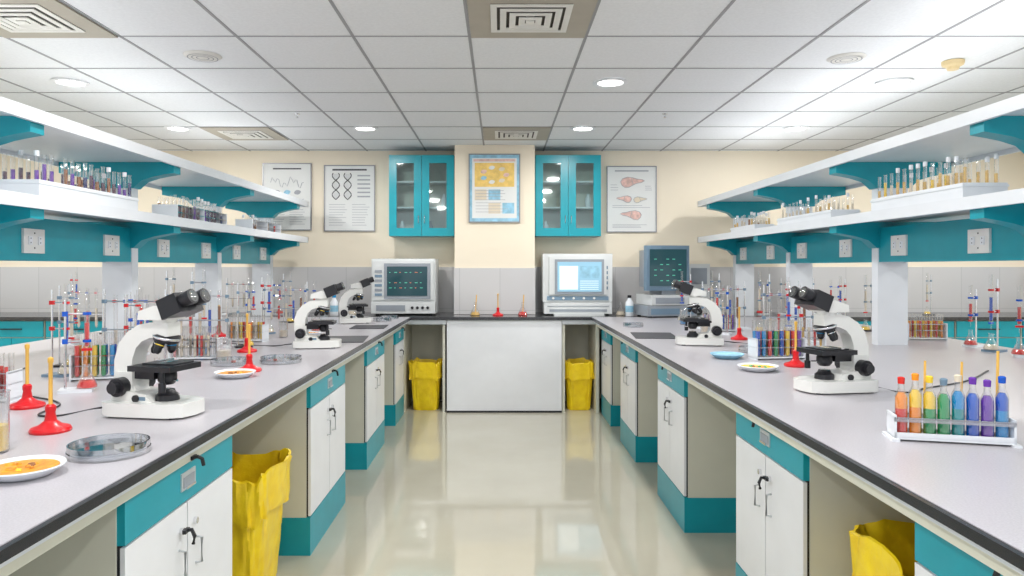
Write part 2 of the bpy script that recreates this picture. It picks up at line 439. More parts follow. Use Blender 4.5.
# ------------------------------------------------------------------ microscope
def microscope():
    b = MB()
    foot = [(-0.135, -0.085), (-0.10, -0.10), (0.10, -0.082), (0.145, -0.055), (0.155, 0), (0.145, 0.055), (0.10, 0.082), (-0.10, 0.10), (-0.135, 0.085)]
    b.prism(foot, 0.006, 0.050, 'scope', 0.010, ax='z')
    for p in ((-0.11, -0.07), (-0.11, 0.07), (0.11, -0.055), (0.11, 0.055)): b.cyl((p[0], p[1], 0), (p[0], p[1], 0.008), 0.013, 'blackp', n=10)
    b.prism([(-0.13, 0.045), (0.03, 0.045), (0.005, 0.072), (-0.125, 0.09)], -0.055, 0.055, 'scope', 0.008)
    outer = [(-0.125, 0.06), (-0.138, 0.12), (-0.137, 0.18), (-0.120, 0.235), (-0.088, 0.272), (-0.045, 0.298), (0.0, 0.307), (0.07, 0.307)]
    inner = [(0.07, 0.262), (0.0, 0.256), (-0.030, 0.244), (-0.052, 0.222), (-0.066, 0.185), (-0.070, 0.14), (-0.062, 0.10), (-0.035, 0.06)]
    b.prism(outer+inner, -0.031, 0.031, 'scope', 0.010)
    b.cbox((-0.095, 0, 0.10), (0.07, 0.078, 0.085), 'scope', 0.014)
    for s in (-1, 1):
        b.cyl((-0.095, s*0.036, 0.095), (-0.095, s*0.070, 0.095), 0.031, 'blackp', n=24)
        b.cyl((-0.095, s*0.070, 0.095), (-0.095, s*0.090, 0.095), 0.019, 'blackp', n=18)
        b.cyl((-0.03, s*0.05, 0.060), (-0.03, s*0.062, 0.060), 0.012, 'blackp', n=12)
    b.lathe([(0, 0), (0.038, 0), (0.036, 0.018), (0.026, 0.026), (0.022, 0.036), (0, 0.036)], 'blackp', n=24, o=(0.045, 0, 0.050))
    b.lathe([(0, 0), (0.018, 0), (0, 0.004)], 'glass', n=16, o=(0.045, 0, 0.086))
    b.lathe([(0, 0), (0.020, 0), (0.030, 0.012), (0.030, 0.035), (0.020, 0.05), (0, 0.05)], 'blackp', n=20, o=(0.045, 0, 0.102))
    b.cyl((0.045, 0, 0.118), (0.095, -0.015, 0.118), 0.004, 'chrome', n=8)
    b.cbox((-0.03, 0, 0.137), (0.09, 0.055, 0.036), 'blackp', 0.005)
    b.cbox((0.035, 0, 0.160), (0.160, 0.155, 0.018), 'blackp', 0.004)
    b.cbox((0.04, 0.01, 0.171), (0.12, 0.10, 0.006), 'blackp', 0.002)
    b.cbox((0.045, 0, 0.1755), (0.026, 0.076, 0.0015), 'glass')
    b.cbox((0.012, 0.03, 0.176), (0.014, 0.07, 0.006), 'chrome', 0.001)
    b.cyl((0.075, -0.062, 0.152), (0.075, -0.062, 0.088), 0.007, 'blackp', n=10)
    b.cyl((0.075, -0.062, 0.115), (0.075, -0.062, 0.085), 0.012, 'blackp', n=14)
    ax = Matrix.Translation((0.045, 0, 0.266)) @ Matrix.Rotation(math.radians(14), 4, 'Y')
    b.lathe([(0, 0.0), (0.034, 0.0), (0.044, -0.008), (0.040, -0.022), (0, -0.030)], 'blackp', n=24, T=ax)
    b.lathe([(0.0445, -0.004), (0.0455, -0.006), (0.0455, -0.010), (0.0445, -0.012)], 'chrome', n=24, T=ax)
    for k, L in enumerate((0.058, 0.046, 0.034, 0.050)):
        a = math.radians(90*k+180)
        T = ax @ Matrix.Translation((0.022*math.cos(a), 0.022*math.sin(a), -0.018)) @ Matrix.Rotation(a, 4, 'Z') @ Matrix.Rotation(math.radians(-18), 4, 'Y')
        b.lathe([(0, 0), (0.013, 0), (0.0145, -0.005), (0.0145, -L*0.5), (0.0125, -L*0.52), (0.0125, -L*0.8), (0.007, -L), (0, -L)], 'blackp', n=14, T=T)
        b.lathe([(0.0148, -L*0.32), (0.0148, -L*0.38)], ('chrome', 'yl', 'cyanl', 'chrome')[k], n=14, T=T)
    b.lathe([(0, 0), (0.036, 0), (0.038, 0.01), (0.038, 0.016), (0, 0.016)], 'scope', n=24, o=(0.035, 0, 0.303))
    b.prism([(-0.035, 0.316), (0.075, 0.316), (0.092, 0.332), (0.080, 0.358), (0.03, 0.364), (-0.032, 0.344)], -0.045, 0.045, 'scope', 0.012)
    T = Matrix.Translation((0.055, 0, 0.345)) @ Matrix.Rotation(math.radians(-22), 4, 'Y')
    b.cbox((0.042, 0, 0.002), (0.075, 0.118, 0.066), 'blackp', 0.016, T=T)
    for s in (-1, 1):
        b.cyl((0.05, s*0.031, 0.006), (0.10, s*0.031, 0.006), 0.020, 'blackp', n=20, T=T)
        b.cyl((0.088, s*0.031, 0.006), (0.122, s*0.031, 0.006), 0.023, 'blackp', r1=0.025, n=20, T=T)
        b.lathe([(0, 0), (0.015, 0.0), (0.02, 0.003)], 'glass', n=16, T=T @ Matrix.Translation((0.1225, s*0.031, 0.006)) @ Matrix.Rotation(math.radians(90), 4, 'Y'))
    b.cbox((-0.02, -0.0555, 0.060), (0.05, 0.001, 0.012), 'insb')
    return b.mesh('microscope')
MS = microscope()
def scope(x, y, rz, sc=1.0): place(MS, 'microscope', (x, y, CT), math.radians(rz), sc=sc)
scope(-1.10, 2.27, -14, 0.96); scope(-1.07, 4.15, 6, 0.91); scope(-1.22, 5.95, 16, 0.93)
scope(1.27, 2.70, 194, 0.95); scope(1.21, 4.30, 174, 0.94)

def mat_sheet(x, y, w, d, rz):
    b = MB(); b.prism([(-w/2, -d/2), (w/2, -d/2), (w/2, d/2), (-w/2, d/2)], 0, 0.004, 'blackm', ax='z'); b.obj('bench_mat', (x, y, CT+0.0005), rz)
mat_sheet(-1.00, 4.60, 0.26, 0.40, 0.1); mat_sheet(1.05, 4.85, 0.28, 0.42, -0.1)
mat_sheet(-1.02, 5.55, 0.26, 0.34, 0.05)

# ------------------------------------------------------------------ red stands
def plunger():
    b = MB()
    b.lathe([(0, 0), (0.052, 0), (0.054, 0.006), (0.050, 0.013), (0.030, 0.020), (0.016, 0.032), (0.012, 0.055), (0.014, 0.062), (0.014, 0.072), (0.009, 0.078), (0, 0.078)], 'red', n=28)
    b.lathe([(0, 0.07), (0.0055, 0.07), (0.0055, 0.195), (0.0075, 0.198), (0.0075, 0.21), (0, 0.214)], 'yeld', n=12)
    return b.mesh('pipette_stand')
PL = plunger()
for x, y in ((-1.285, 2.03), (-1.585, 2.38), (-1.40, 3.93), (1.40, 3.36), (1.55, 4.6), (-1.9, 4.8), (-1.13, 3.20)):
    place(PL, 'pipette_stand', (x, y, CT))

# ------------------------------------------------------------------ plates & petri dishes
def dish(kind, r):
    b = MB()
    if kind == 'petri':
        for z0, rr in ((0.0, r), (0.016, r*0.98)):
            b.lathe([(0, z0+0.002), (rr*0.96, z0+0.002), (rr*0.96, z0+0.014), (rr, z0+0.014), (rr, z0), (0, z0)], 'acryl', n=40)
        b.lathe([(0, 0.0025), (r*0.9, 0.0025), (r*0.9, 0.006), (0, 0.006)], 'rack', n=32)
    else:
        b.lathe([(0, 0), (r*0.62, 0), (r*0.75, 0.006), (r, 0.022), (r*0.985, 0.025), (r*0.72, 0.011), (0, 0.008)], 'rack' if kind != 'blue' else 'pblue', n=40)
        col = {'culture': 'orange', 'mixed': 'yl', 'blue': 'pblue'}[kind]
        b.lathe([(r*0.84, 0.019), (0.0, 0.0155)], col, n=32)
        if kind != 'blue':
            for k in range(9):
                a = random.uniform(0, 6.28); q = random.uniform(0.1, 0.62)*r; s = random.uniform(0.05, 0.16)*r
                b.lathe([(0, 0.0), (s, 0.0), (s*0.7, 0.004), (0, 0.005)], random.choice(['rl', 'yl', 'orange', 'green'] if kind == 'mixed' else ['orange', 'yl', 'brown']), n=12, o=(q*math.cos(a), q*math.sin(a), 0.0175))
    return b
def put_dish(kind, r, x, y, z=0):
    nm = {'petri': 'petri_dish', 'culture': 'culture_plate', 'mixed': 'culture_plate', 'blue': 'specimen_dish'}[kind]
    dish(kind, r).obj(nm, (x, y, CT+z))
put_dish('culture', 0.085, -1.075, 1.60); put_dish('petri', 0.095, -0.985, 1.79)
put_dish('culture', 0.085, -1.13, 3.03); put_dish('petri', 0.10, -1.08, 3.50); put_dish('petri', 0.09, -1.30, 3.42)
put_dish('mixed', 0.09, 1.17, 3.22); put_dish('blue', 0.085, 1.17, 3.66); put_dish('petri', 0.08, 1.40, 3.92)
put_dish('culture', 0.08, -1.30, 4.85); put_dish('petri', 0.08, -1.02, 6.15); put_dish('petri', 0.08, 1.05, 5.6)
put_dish('petri', 0.08, -1.0, 6.45)

# ------------------------------------------------------------------ bottle / tube racks
def bottle_rack():
    b = MB()
    L, W = 0.32, 0.085
    b.box((-L/2, -W/2, 0.006), (L/2, W/2, 0.014), 'rack', 0.002)
    for y in (-W/2, W/2-0.006):
        b.box((-L/2, y, 0.058), (L/2, y+0.006, 0.072), 'acryl')
        b.box((-L/2, y, 0.012), (L/2, y+0.006, 0.026), 'rack')
    b.box((-L/2, -W/2, 0.066), (L/2, W/2, 0.070), 'acryl')
    for x in (-L/2, L/2-0.006): b.box((x, -W/2, 0.0), (x+0.006, W/2, 0.078), 'rack', 0.002)
    for x in (-L/2-0.01, L/2-0.012): b.box((x, -W/2-0.012, 0), (x+0.022, W/2+0.012, 0.008), 'rack', 0.003)
    cols = ['rl', 'ol', 'green', 'green', 'teall', 'blue', 'purple', 'cyanl']
    top = ['ol', 'yl', 'yl', 'green', 'cyanl', 'blue', 'purple', 'blue']
    caps = ['rl', 'ol', 'yl', 'insb', 'pale', 'purple', 'purple', 'blue']
    n = 8; r = 0.0175
    for i in range(n):
        x = -L/2+0.026+(L-0.052)*i/(n-1); y = -0.012; z = 0.0145
        h = 0.160+0.006*((i*5) % 3)
        b.lathe([(0, 0), (r, 0.002), (r, h*0.74), (0.009, h*0.86), (0.009, h)], 'glass', n=18, o=(x, y, z))
        b.lathe([(0, 0.002), (r*0.93, 0.003), (r*0.93, h*0.50), (0, h*0.50)], cols[i], n=18, o=(x, y, z))
        b.lathe([(r*0.93, h*0.50), (r*0.93, h*0.70), (0.008, h*0.80), (0, h*0.80)], top[i], n=18, o=(x, y, z))
        b.lathe([(0, h-0.006), (0.0095, h-0.006), (0.0105, h+0.012), (0.006, h+0.015), (0, h+0.015)], caps[i], n=12, o=(x, y, z))
    for x in (-0.06, 0.04): b.tube([(x, 0.028, 0.014), (x+0.004, 0.030, 0.235)], 0.0035, 'yeld')
    b.tube([(0.135, 0.028, 0.014), (0.140, 0.03, 0.27)], 0.004, 'yeld', 8)
    return b
place(bottle_rack().mesh('reagent_bottle_rack'), 'reagent_bottle_rack', (1.215, 1.92, CT), math.radians(-14), sc=0.90)

def tt_rack(n, rows, cols, L=0.25, th=0.15, r=0.008, W=None):
    b = MB(); W = W or 0.035*rows+0.02
    for z in (0.008, 0.06, 0.10): b.box((-L/2, -W/2, z), (L/2, W/2, z+0.005), 'rack' if z < 0.05 else 'acryl')
    for x in (-L/2, L/2-0.006): b.box((x, -W/2, 0), (x+0.006, W/2, 0.108), 'rack', 0.002)
    for i in range(n):
        for j in range(rows):
            x = -L/2+0.022+(L-0.044)*i/(n-1); y = (j-(rows-1)/2)*0.033
            tube_into(b, x, y, 0.0135, r, th, cols[(i+j) % len(cols)], 0.72, n=10)
    return b
rain = ['rl', 'ol', 'yl', 'green', 'cyanl', 'blue', 'purple']
tt_rack(8, 2, ['blue', 'cyanl', 'rl', 'green', 'blue', 'yl', 'rl', 'purple'], 0.27, 0.18, 0.0125).obj('test_tube_rack', (1.42, 3.64, CT), 0.15)
tt_rack(7, 2, rain, 0.24, 0.18, 0.011).obj('test_tube_rack', (-1.66, 2.98, CT), 0.3)
tt_rack(7, 2, ['glass', 'pale', 'rl', 'glass'], 0.24).obj('test_tube_rack', (-1.82, 2.48, CT), 0.1)
tt_rack(7, 2, ['rl', 'pale', 'glass', 'pale'], 0.24).obj('test_tube_rack', (-1.55, 3.62, CT), 0.1)
tt_rack(7, 2, ['ol', 'pale', 'yl', 'rl'], 0.24).obj('test_tube_rack', (-1.6, 4.5, CT), -0.1)
tt_rack(7, 1, ['amber', 'pale', 'rl'], 0.24).obj('test_tube_rack', (1.75, 4.1, CT), -0.1)
tt_rack(7, 2, ['blue', 'rl', 'purple', 'yl'], 0.24).obj('test_tube_rack', (1.6, 5.2, CT), -0.1)
tt_rack(7, 2, ['ol', 'yl', 'rl'], 0.24).obj('test_tube_rack', (2.75, 4.6, CT), -0.1)

# ------------------------------------------------------------------ burette/retort stands
def stand(var):
    b = MB(); H = 0.34+0.05*(var % 3)
    b.box((-0.055, -0.04, 0), (0.055, 0.04, 0.012), ('rack', 'insb', 'blackp')[var % 3], 0.003)
    b.cyl((-0.035, 0, 0.01), (-0.035, 0, H), 0.0045, 'chrome', n=10)
    c1 = ('blue', 'red', 'insb')[var % 3]; c2 = ('red', 'blue', 'red')[var % 3]
    for z in (H*0.55, H*0.85):
        b.cbox((-0.035, 0, z), (0.018, 0.016, 0.018), c1, 0.003)
        b.cyl((-0.035, 0, z), (0.022, 0, z), 0.0035, 'chrome', n=8)
        b.lathe([(0.012, -0.005), (0.0145, -0.005), (0.0145, 0.005), (0.012, 0.005), (0.012, -0.005)], c1, n=14, o=(0.035, 0, z))
    b.lathe([(0.0015, 0.12), (0.003, 0.15), (0.009, 0.17), (0.009, H+0.02), (0.011, H+0.025)], 'glass', n=12, o=(0.035, 0, 0))
    b.lathe([(0.0, 0.165), (0.008, 0.17), (0.008, H*0.75), (0, H*0.75)], ('pale', 'rl', 'blue')[(var+1) % 3], n=12, o=(0.035, 0, 0))
    b.cbox((0.035, 0, 0.155), (0.034, 0.012, 0.010), c2, 0.002)
    b.lathe([(0, 0), (0.034, 0.001), (0.036, 0.008), (0.012, 0.060), (0.011, 0.085), (0.014, 0.088)], 'glass', n=20, o=(0.035, 0, 0.0125))
    b.lathe([(0, 0.001), (0.033, 0.002), (0.034, 0.008), (0.026, 0.026), (0, 0.026)], ('rl', 'pale', 'yl')[var % 3], n=20, o=(0.035, 0, 0.0125))
    return b.mesh('burette_stand')
ST = [stand(i) for i in range(3)]
sp = [(-1.60, 2.68), (-1.92, 2.64), (-1.90, 3.06), (-1.72, 3.32), (-1.95, 3.80), (-1.5, 4.15), (-1.85, 4.35), (-1.65, 5.0), (-1.9, 5.4), (-1.5, 5.6), (-1.8, 6.0),
      (-2.6, 2.9), (-2.7, 3.6), (-2.6, 4.3), (-2.75, 5.0), (-2.6, 5.6), (-2.6, 6.3), (-1.45, 2.95), (-1.5, 3.22), (-2.05, 3.35),
      (1.62, 3.9), (1.9, 4.6), (1.55, 4.95), (1.7, 5.6), (1.9, 5.1), (1.6, 6.1), (2.75, 3.7), (2.8, 4.2), (2.7, 5.2), (2.8, 5.8), (2.75, 3.95),
      (-2.2, 7.0), (-2.9, 7.0), (-3.6, 6.95), (-4.2, 7.0), (2.6, 7.0), (3.3, 7.0), (4.2, 6.95), (3.8, 7.0)]
for i, (x, y) in enumerate(sp):
    place(ST[(i*2+i//3) % 3], 'burette_stand', (x, y, CT), random.uniform(-0.6, 0.6)+(0 if x < 0 else math.pi), sc=random.uniform(0.85, 1.05))

def frame_stand():
    b = MB()
    for x in (-0.16, 0.16):
        b.box((x-0.03, -0.06, 0), (x+0.03, 0.06, 0.012), 'rack', 0.003)
        b.cyl((x, 0, 0.01), (x, 0, 0.36), 0.005, 'chrome', n=10)
    for z in (0.16, 0.30):
        b.cyl((-0.17, 0, z), (0.17, 0, z), 0.004, 'chrome', n=8)
        for x in (-0.16, 0.16): b.cbox((x, 0, z), (0.018, 0.018, 0.018), 'insb', 0.003)
    for k, x in enumerate((-0.11, -0.055, 0.0, 0.055, 0.11)):
        b.lathe([(0, 0.07), (0.007, 0.078), (0.009, 0.09), (0.009, 0.33), (0.0105, 0.333)], 'glass', n=12, o=(x, 0.014, 0))
        b.lathe([(0, 0.075), (0.008, 0.09), (0.008, 0.16+0.02*k), (0, 0.16+0.02*k)], ('pale', 'rl', 'pale', 'blue', 'brown')[k], n=12, o=(x, 0.014, 0))
        b.cbox((x, 0.004, 0.30), (0.014, 0.012, 0.012), 'blue' if k % 2 else 'red', 0.002)
    return b.mesh('glass_tube_clamp_frame')
FS = frame_stand()
for x, y, r in ((-1.90, 2.20, 0.1), (-1.80, 3.5, -0.1), (-1.75, 4.13, 0.05), (-1.6, 5.3, 0.0), (-2.65, 3.25, 0.1), (-2.65, 4.65, 0.1), (1.78, 4.38, 0.1), (1.7, 5.4, 0), (-2.55, 7.05, 0), (2.95, 7.05, 0)):
    place(FS, 'glass_tube_clamp_frame', (x, y, CT), r)

def beaker(h, r, liq):
    b = MB()
    b.lathe([(0, 0), (r*0.92, 0), (r, 0.006), (r, h), (r*1.08, h+0.004), (r*0.97, h), (r*0.96, 0.006), (0, 0.004)], 'glass', n=28)
    b.lathe([(0, 0.005), (r*0.93, 0.006), (r*0.93, h*0.45), (0, h*0.45)], liq, n=28)
    return b
beaker(0.15, 0.035, 'yl').obj('beaker', (-1.285, 1.80, CT))
for x, y, l in ((-1.45, 4.75, 'pale'), (-1.35, 5.2, 'rl'), (1.45, 5.0, 'pale'), (1.5, 5.8, 'cyanl'), (2.75, 3.35, 'amber'), (-1.60, 3.82, 'cyanl'), (-1.40, 3.60, 'pale')):
    beaker(random.uniform(0.09, 0.13), random.uniform(0.03, 0.04), l).obj('beaker', (x, y, CT))
def flask(liq, rod):
    b = MB()
    b.lathe([(0, 0), (0.045, 0.001), (0.048, 0.01), (0.014, 0.085), (0.013, 0.125), (0.017, 0.13)], 'glass', n=24)
    b.lathe([(0, 0.002), (0.044, 0.003), (0.045, 0.01), (0.033, 0.036), (0, 0.036)], liq, n=24)
    if rod: b.tube([(0.0, 0, 0.01), (0.012, 0, 0.20)], 0.005, rod, 8)
    return b
flask('amber', 'yeld').obj('conical_flask', (-0.24, 6.90, CT)); flask('rl', 'yeld').obj('conical_flask', (0.22, 6.90, CT))
place(PL, 'pipette_stand', (-0.02, 6.88, CT))
flask('pale', None).obj('conical_flask', (1.18, 6.95, CT)); flask('pale', None).obj('conical_flask', (-1.45, 6.95, CT))
def bottle(capm):
    b = MB()
    b.lathe([(0, 0), (0.036, 0.001), (0.038, 0.006), (0.038, 0.13), (0.018, 0.16), (0.016, 0.175), (0, 0.175)], 'rack', n=24)
    b.lathe([(0, 0.175), (0.019, 0.175), (0.019, 0.20), (0, 0.20)], capm, n=20)
    b.lathe([(0.0385, 0.04), (0.0385, 0.10)], 'pblue', n=24)
    return b
bottle('blackp').obj('reagent_bottle', (1.24, 6.80, CT)); bottle('cyanl').obj('reagent_bottle', (-1.60, 6.85, CT)); bottle('red').obj('reagent_bottle', (-1.75, 7.05, CT)); bottle('cyanl').obj('reagent_bottle', (2.15, 7.0, CT))

# ------------------------------------------------------------------ analysers
def analyser(kind, w, h, d):
    b = MB(); F = -d/2
    if kind == 'a':
        b.box((-w/2, F+0.03, 0.015), (w/2, d/2, h), 'inst', 0.015)
        b.box((-w/2, F, 0.02), (w/2, F+0.05, 0.13), 'inst', 0.01)
        b.box((-w/2+0.02, F+0.01, 0.15), (w/2-0.02, F+0.035, h-0.02), 'inst', 0.01)
        b.box((-w/2+0.125, F+0.002, 0.16), (w/2-0.045, F+0.02, h-0.045), 'instd', 0.008)
        b.box((-w/2+0.155, F-0.002, 0.19), (w/2-0.075, F+0.01, h-0.075), 'screen', 0.004)
        for k in range(5):
            for i in range(7):
                if (i*3+k*5) % 3 == 0: continue
                xx = -w/2+0.175+i*0.05; zz = 0.215+k*0.05
                b.box((xx, F-0.003, zz), (xx+0.014+0.012*((i+k) % 2), F+0.002, zz+0.005), 'scrg' if (i+k) % 3 else 'scrr')
        for k in range(6):
            b.box((-w/2+0.035, F+0.004, 0.19+k*0.045), (-w/2+0.105, F+0.012, 0.215+k*0.045), 'instd' if k % 2 else 'insb', 0.002)
        b.box((-w/2+0.05, F-0.006, 0.045), (-w/2+0.33, F+0.002, 0.10), 'instd', 0.003)
        for k in range(4): b.cyl((w/2-0.22+k*0.05, F-0.012, 0.075), (w/2-0.22+k*0.05, F, 0.075), 0.014, 'blackp', n=14)
        for k in range(12): b.box((-w/2+0.06+k*0.04, F+0.06, h), (-w/2+0.08+k*0.04, d/2-0.06, h+0.002), 'instd')
    elif kind == 'b':
        b.box((-w/2, F+0.05, 0.13), (w/2, d/2, h), 'inst', 0.02)
        b.box((-w/2+0.06, F+0.03, 0.20), (w/2-0.06, F+0.06, h-0.03), 'inst', 0.012)
        b.box((-w/2+0.115, F+0.022, 0.205), (w/2-0.085, F+0.04, h-0.055), 'instd', 0.006)
        b.box((-w/2+0.14, F+0.016, 0.23), (w/2-0.11, F+0.03, h-0.08), 'screenl', 0.004)
        b.box((-w/2+0.16, F+0.014, 0.25), (-w/2+0.34, F+0.02, h-0.12), 'scrw')
        b.box((-w/2+0.36, F+0.014, 0.36), (w/2-0.13, F+0.02, h-0.12), 'pblue')
        for k in range(5): b.box((-w/2+0.36, F+0.014, 0.25+k*0.02), (w/2-0.14, F+0.02, 0.256+k*0.02), 'scrw')
        b.box((-w/2+0.01, F, 0.015), (w/2-0.01, d/2-0.02, 0.125), 'inst', 0.012)
        b.box((-w/2+0.06, F-0.004, 0.035), (w/2-0.06, F+0.003, 0.06), 'instd')
        b.box((-w/2+0.04, F-0.003, 0.085), (w/2-0.04, F+0.003, 0.092), 'instd')
        b.box((-w/2+0.10, F-0.10, 0.0), (w/2-0.10, F-0.005, 0.018), 'inst', 0.004)
        b.box((-w/2+0.04, F+0.04, 0.145), (w/2-0.04, F+0.052, 0.185), 'insb', 0.003)
        for k in range(5): b.cyl((-w/2+0.10+k*0.1, F+0.03, 0.165), (-w/2+0.10+k*0.1, F+0.045, 0.165), 0.012, 'sock', n=12)
        for k in range(5): b.box((w/2-0.075, F+0.044, 0.25+k*0.05), (w/2-0.045, F+0.055, 0.28+k*0.05), 'insb')
    else:
        b.box((-w/2, F, 0.015), (w/2, d/2, 0.11), 'instd', 0.012)
        b.box((-w/2+0.03, F-0.004, 0.03), (w/2-0.03, F+0.002, 0.085), 'insb', 0.003)
        b.box((-w/2+0.04, F+0.01, 0.115), (w/2-0.08, d/2-0.02, 0.21), 'inst', 0.012)
        b.box((-w/2+0.08, F+0.004, 0.13), (w/2-0.12, F+0.012, 0.185), 'instd', 0.003)
        b.box((-0.08, F+0.06, 0.20), (0.06, d/2-0.06, 0.26), 'instd', 0.008)
        x0, x1 = -w/2+0.0, w/2-0.06
        b.box((x0, F+0.03, 0.25), (x1, F+0.10, h), 'insb', 0.012)
        b.prism([(x0+0.02, F+0.10), (x1-0.02, F+0.10), (x1-0.08, d/2), (x0+0.08, d/2)], 0.28, h-0.04, 'instd', 0.01, ax='z')
        b.box((x0+0.03, F+0.022, 0.295), (x1-0.03, F+0.04, h-0.035), 'screen', 0.006)
        for k in range(5):
            for i in range(5):
                if (i+2*k) % 3 == 0: continue
                b.box((x0+0.07+i*0.06, F+0.018, 0.34+k*0.05), (x0+0.095+i*0.06, F+0.026, 0.346+k*0.05), 'scrg')
        for k in range(4): b.cyl((x0+0.25+k*0.03, F+0.02, 0.272), (x0+0.25+k*0.03, F+0.032, 0.272), 0.007, 'sock', n=10)
    for sx in (-1, 1):
        for sy in (-1, 1): b.cyl((sx*(w/2-0.05), sy*(d/2-0.07), 0), (sx*(w/2-0.05), sy*(d/2-0.07), 0.02), 0.018, 'blackp', n=12)
    return b
analyser('a', 0.62, 0.55, 0.40).obj('crt_analyser', (-0.94, 7.08, CT))
analyser('b', 0.68, 0.60, 0.40).obj('crt_analyser_with_keyboard', (0.76, 7.10, CT))
analyser('c', 0.48, 0.67, 0.42).obj('crt_monitor_unit', (1.56, 6.78, CT), math.radians(10))
b = MB(); b.box((-0.11, -0.13, 0.012), (0.11, 0.13, 0.50), 'inst', 0.012); b.box((-0.08, -0.136, 0.30), (0.08, -0.129, 0.46), 'instd', 0.004)
for k in range(4): b.box((-0.07, -0.135, 0.06+k*0.045), (0.07, -0.129, 0.085+k*0.045), 'sock')
for sx in (-1, 1):
    for sy in (-1, 1): b.cyl((sx*0.08, sy*0.10, 0), (sx*0.08, sy*0.10, 0.014), 0.014, 'blackp')
b.obj('computer_tower', (1.98, 7.20, CT))

# ------------------------------------------------------------------ wall cabinets
def wall_cab(name, x0, x1, z0=1.68, z1=2.49):
    b = MB(); yb = YB-0.001; yf = YB-0.30; t = 0.02
    b.box((x0, yf+0.02, z0), (x0+t, yb, z1), 'teal'); b.box((x1-t, yf+0.02, z0), (x1, yb, z1), 'teal')
    b.box((x0, yf+0.02, z0), (x1, yb, z0+t), 'teal'); b.box((x0, yf+0.02, z1-t), (x1, yb, z1), 'teal')
    b.box((x0+t, yb-0.012, z0+t), (x1-t, yb, z1-t), 'cream')
    for z in (z0+0.28, z0+0.54): b.box((x0+t, yf+0.04, z), (x1-t, yb-0.012, z+0.015), 'white')
    xm = (x0+x1)/2; f = 0.075
    for a, c in ((x0, xm-0.002), (xm+0.002, x1)):
        b.box((a, yf, z0), (a+f, yf+0.02, z1), 'teal', 0.002); b.box((c-f, yf, z0), (c, yf+0.02, z1), 'teal', 0.002)
        b.box((a+f, yf, z0), (c-f, yf+0.02, z0+0.08), 'teal'); b.box((a+f, yf, z1-0.08), (c-f, yf+0.02, z1), 'teal')
        b.box((a+f-0.005, yf+0.008, z0+0.07), (c-f+0.005, yf+0.012, z1-0.07), 'winglass')
    for s in (-1, 1):
        xx = xm+s*0.03
        b.tube([(xx, yf, z0+0.12), (xx, yf-0.02, z0+0.13), (xx, yf-0.02, z0+0.20), (xx, yf, z0+0.21)], 0.005, 'chrome')
    for k in range(4):
        xx = x0+0.11+k*(x1-x0-0.22)/3
        b.lathe([(0, 0), (0.03, 0), (0.03, 0.09), (0.015, 0.12), (0.015, 0.14), (0, 0.14)], ('rack', 'pale', 'insb', 'rack')[k], n=14, o=(xx, YB-0.14, z0+(0.02, 0.296, 0.02, 0.296)[k]))
    b.obj(name)
wall_cab('glass_door_cabinet', -1.11, -0.46); wall_cab('glass_door_cabinet', 0.355, 1.01)

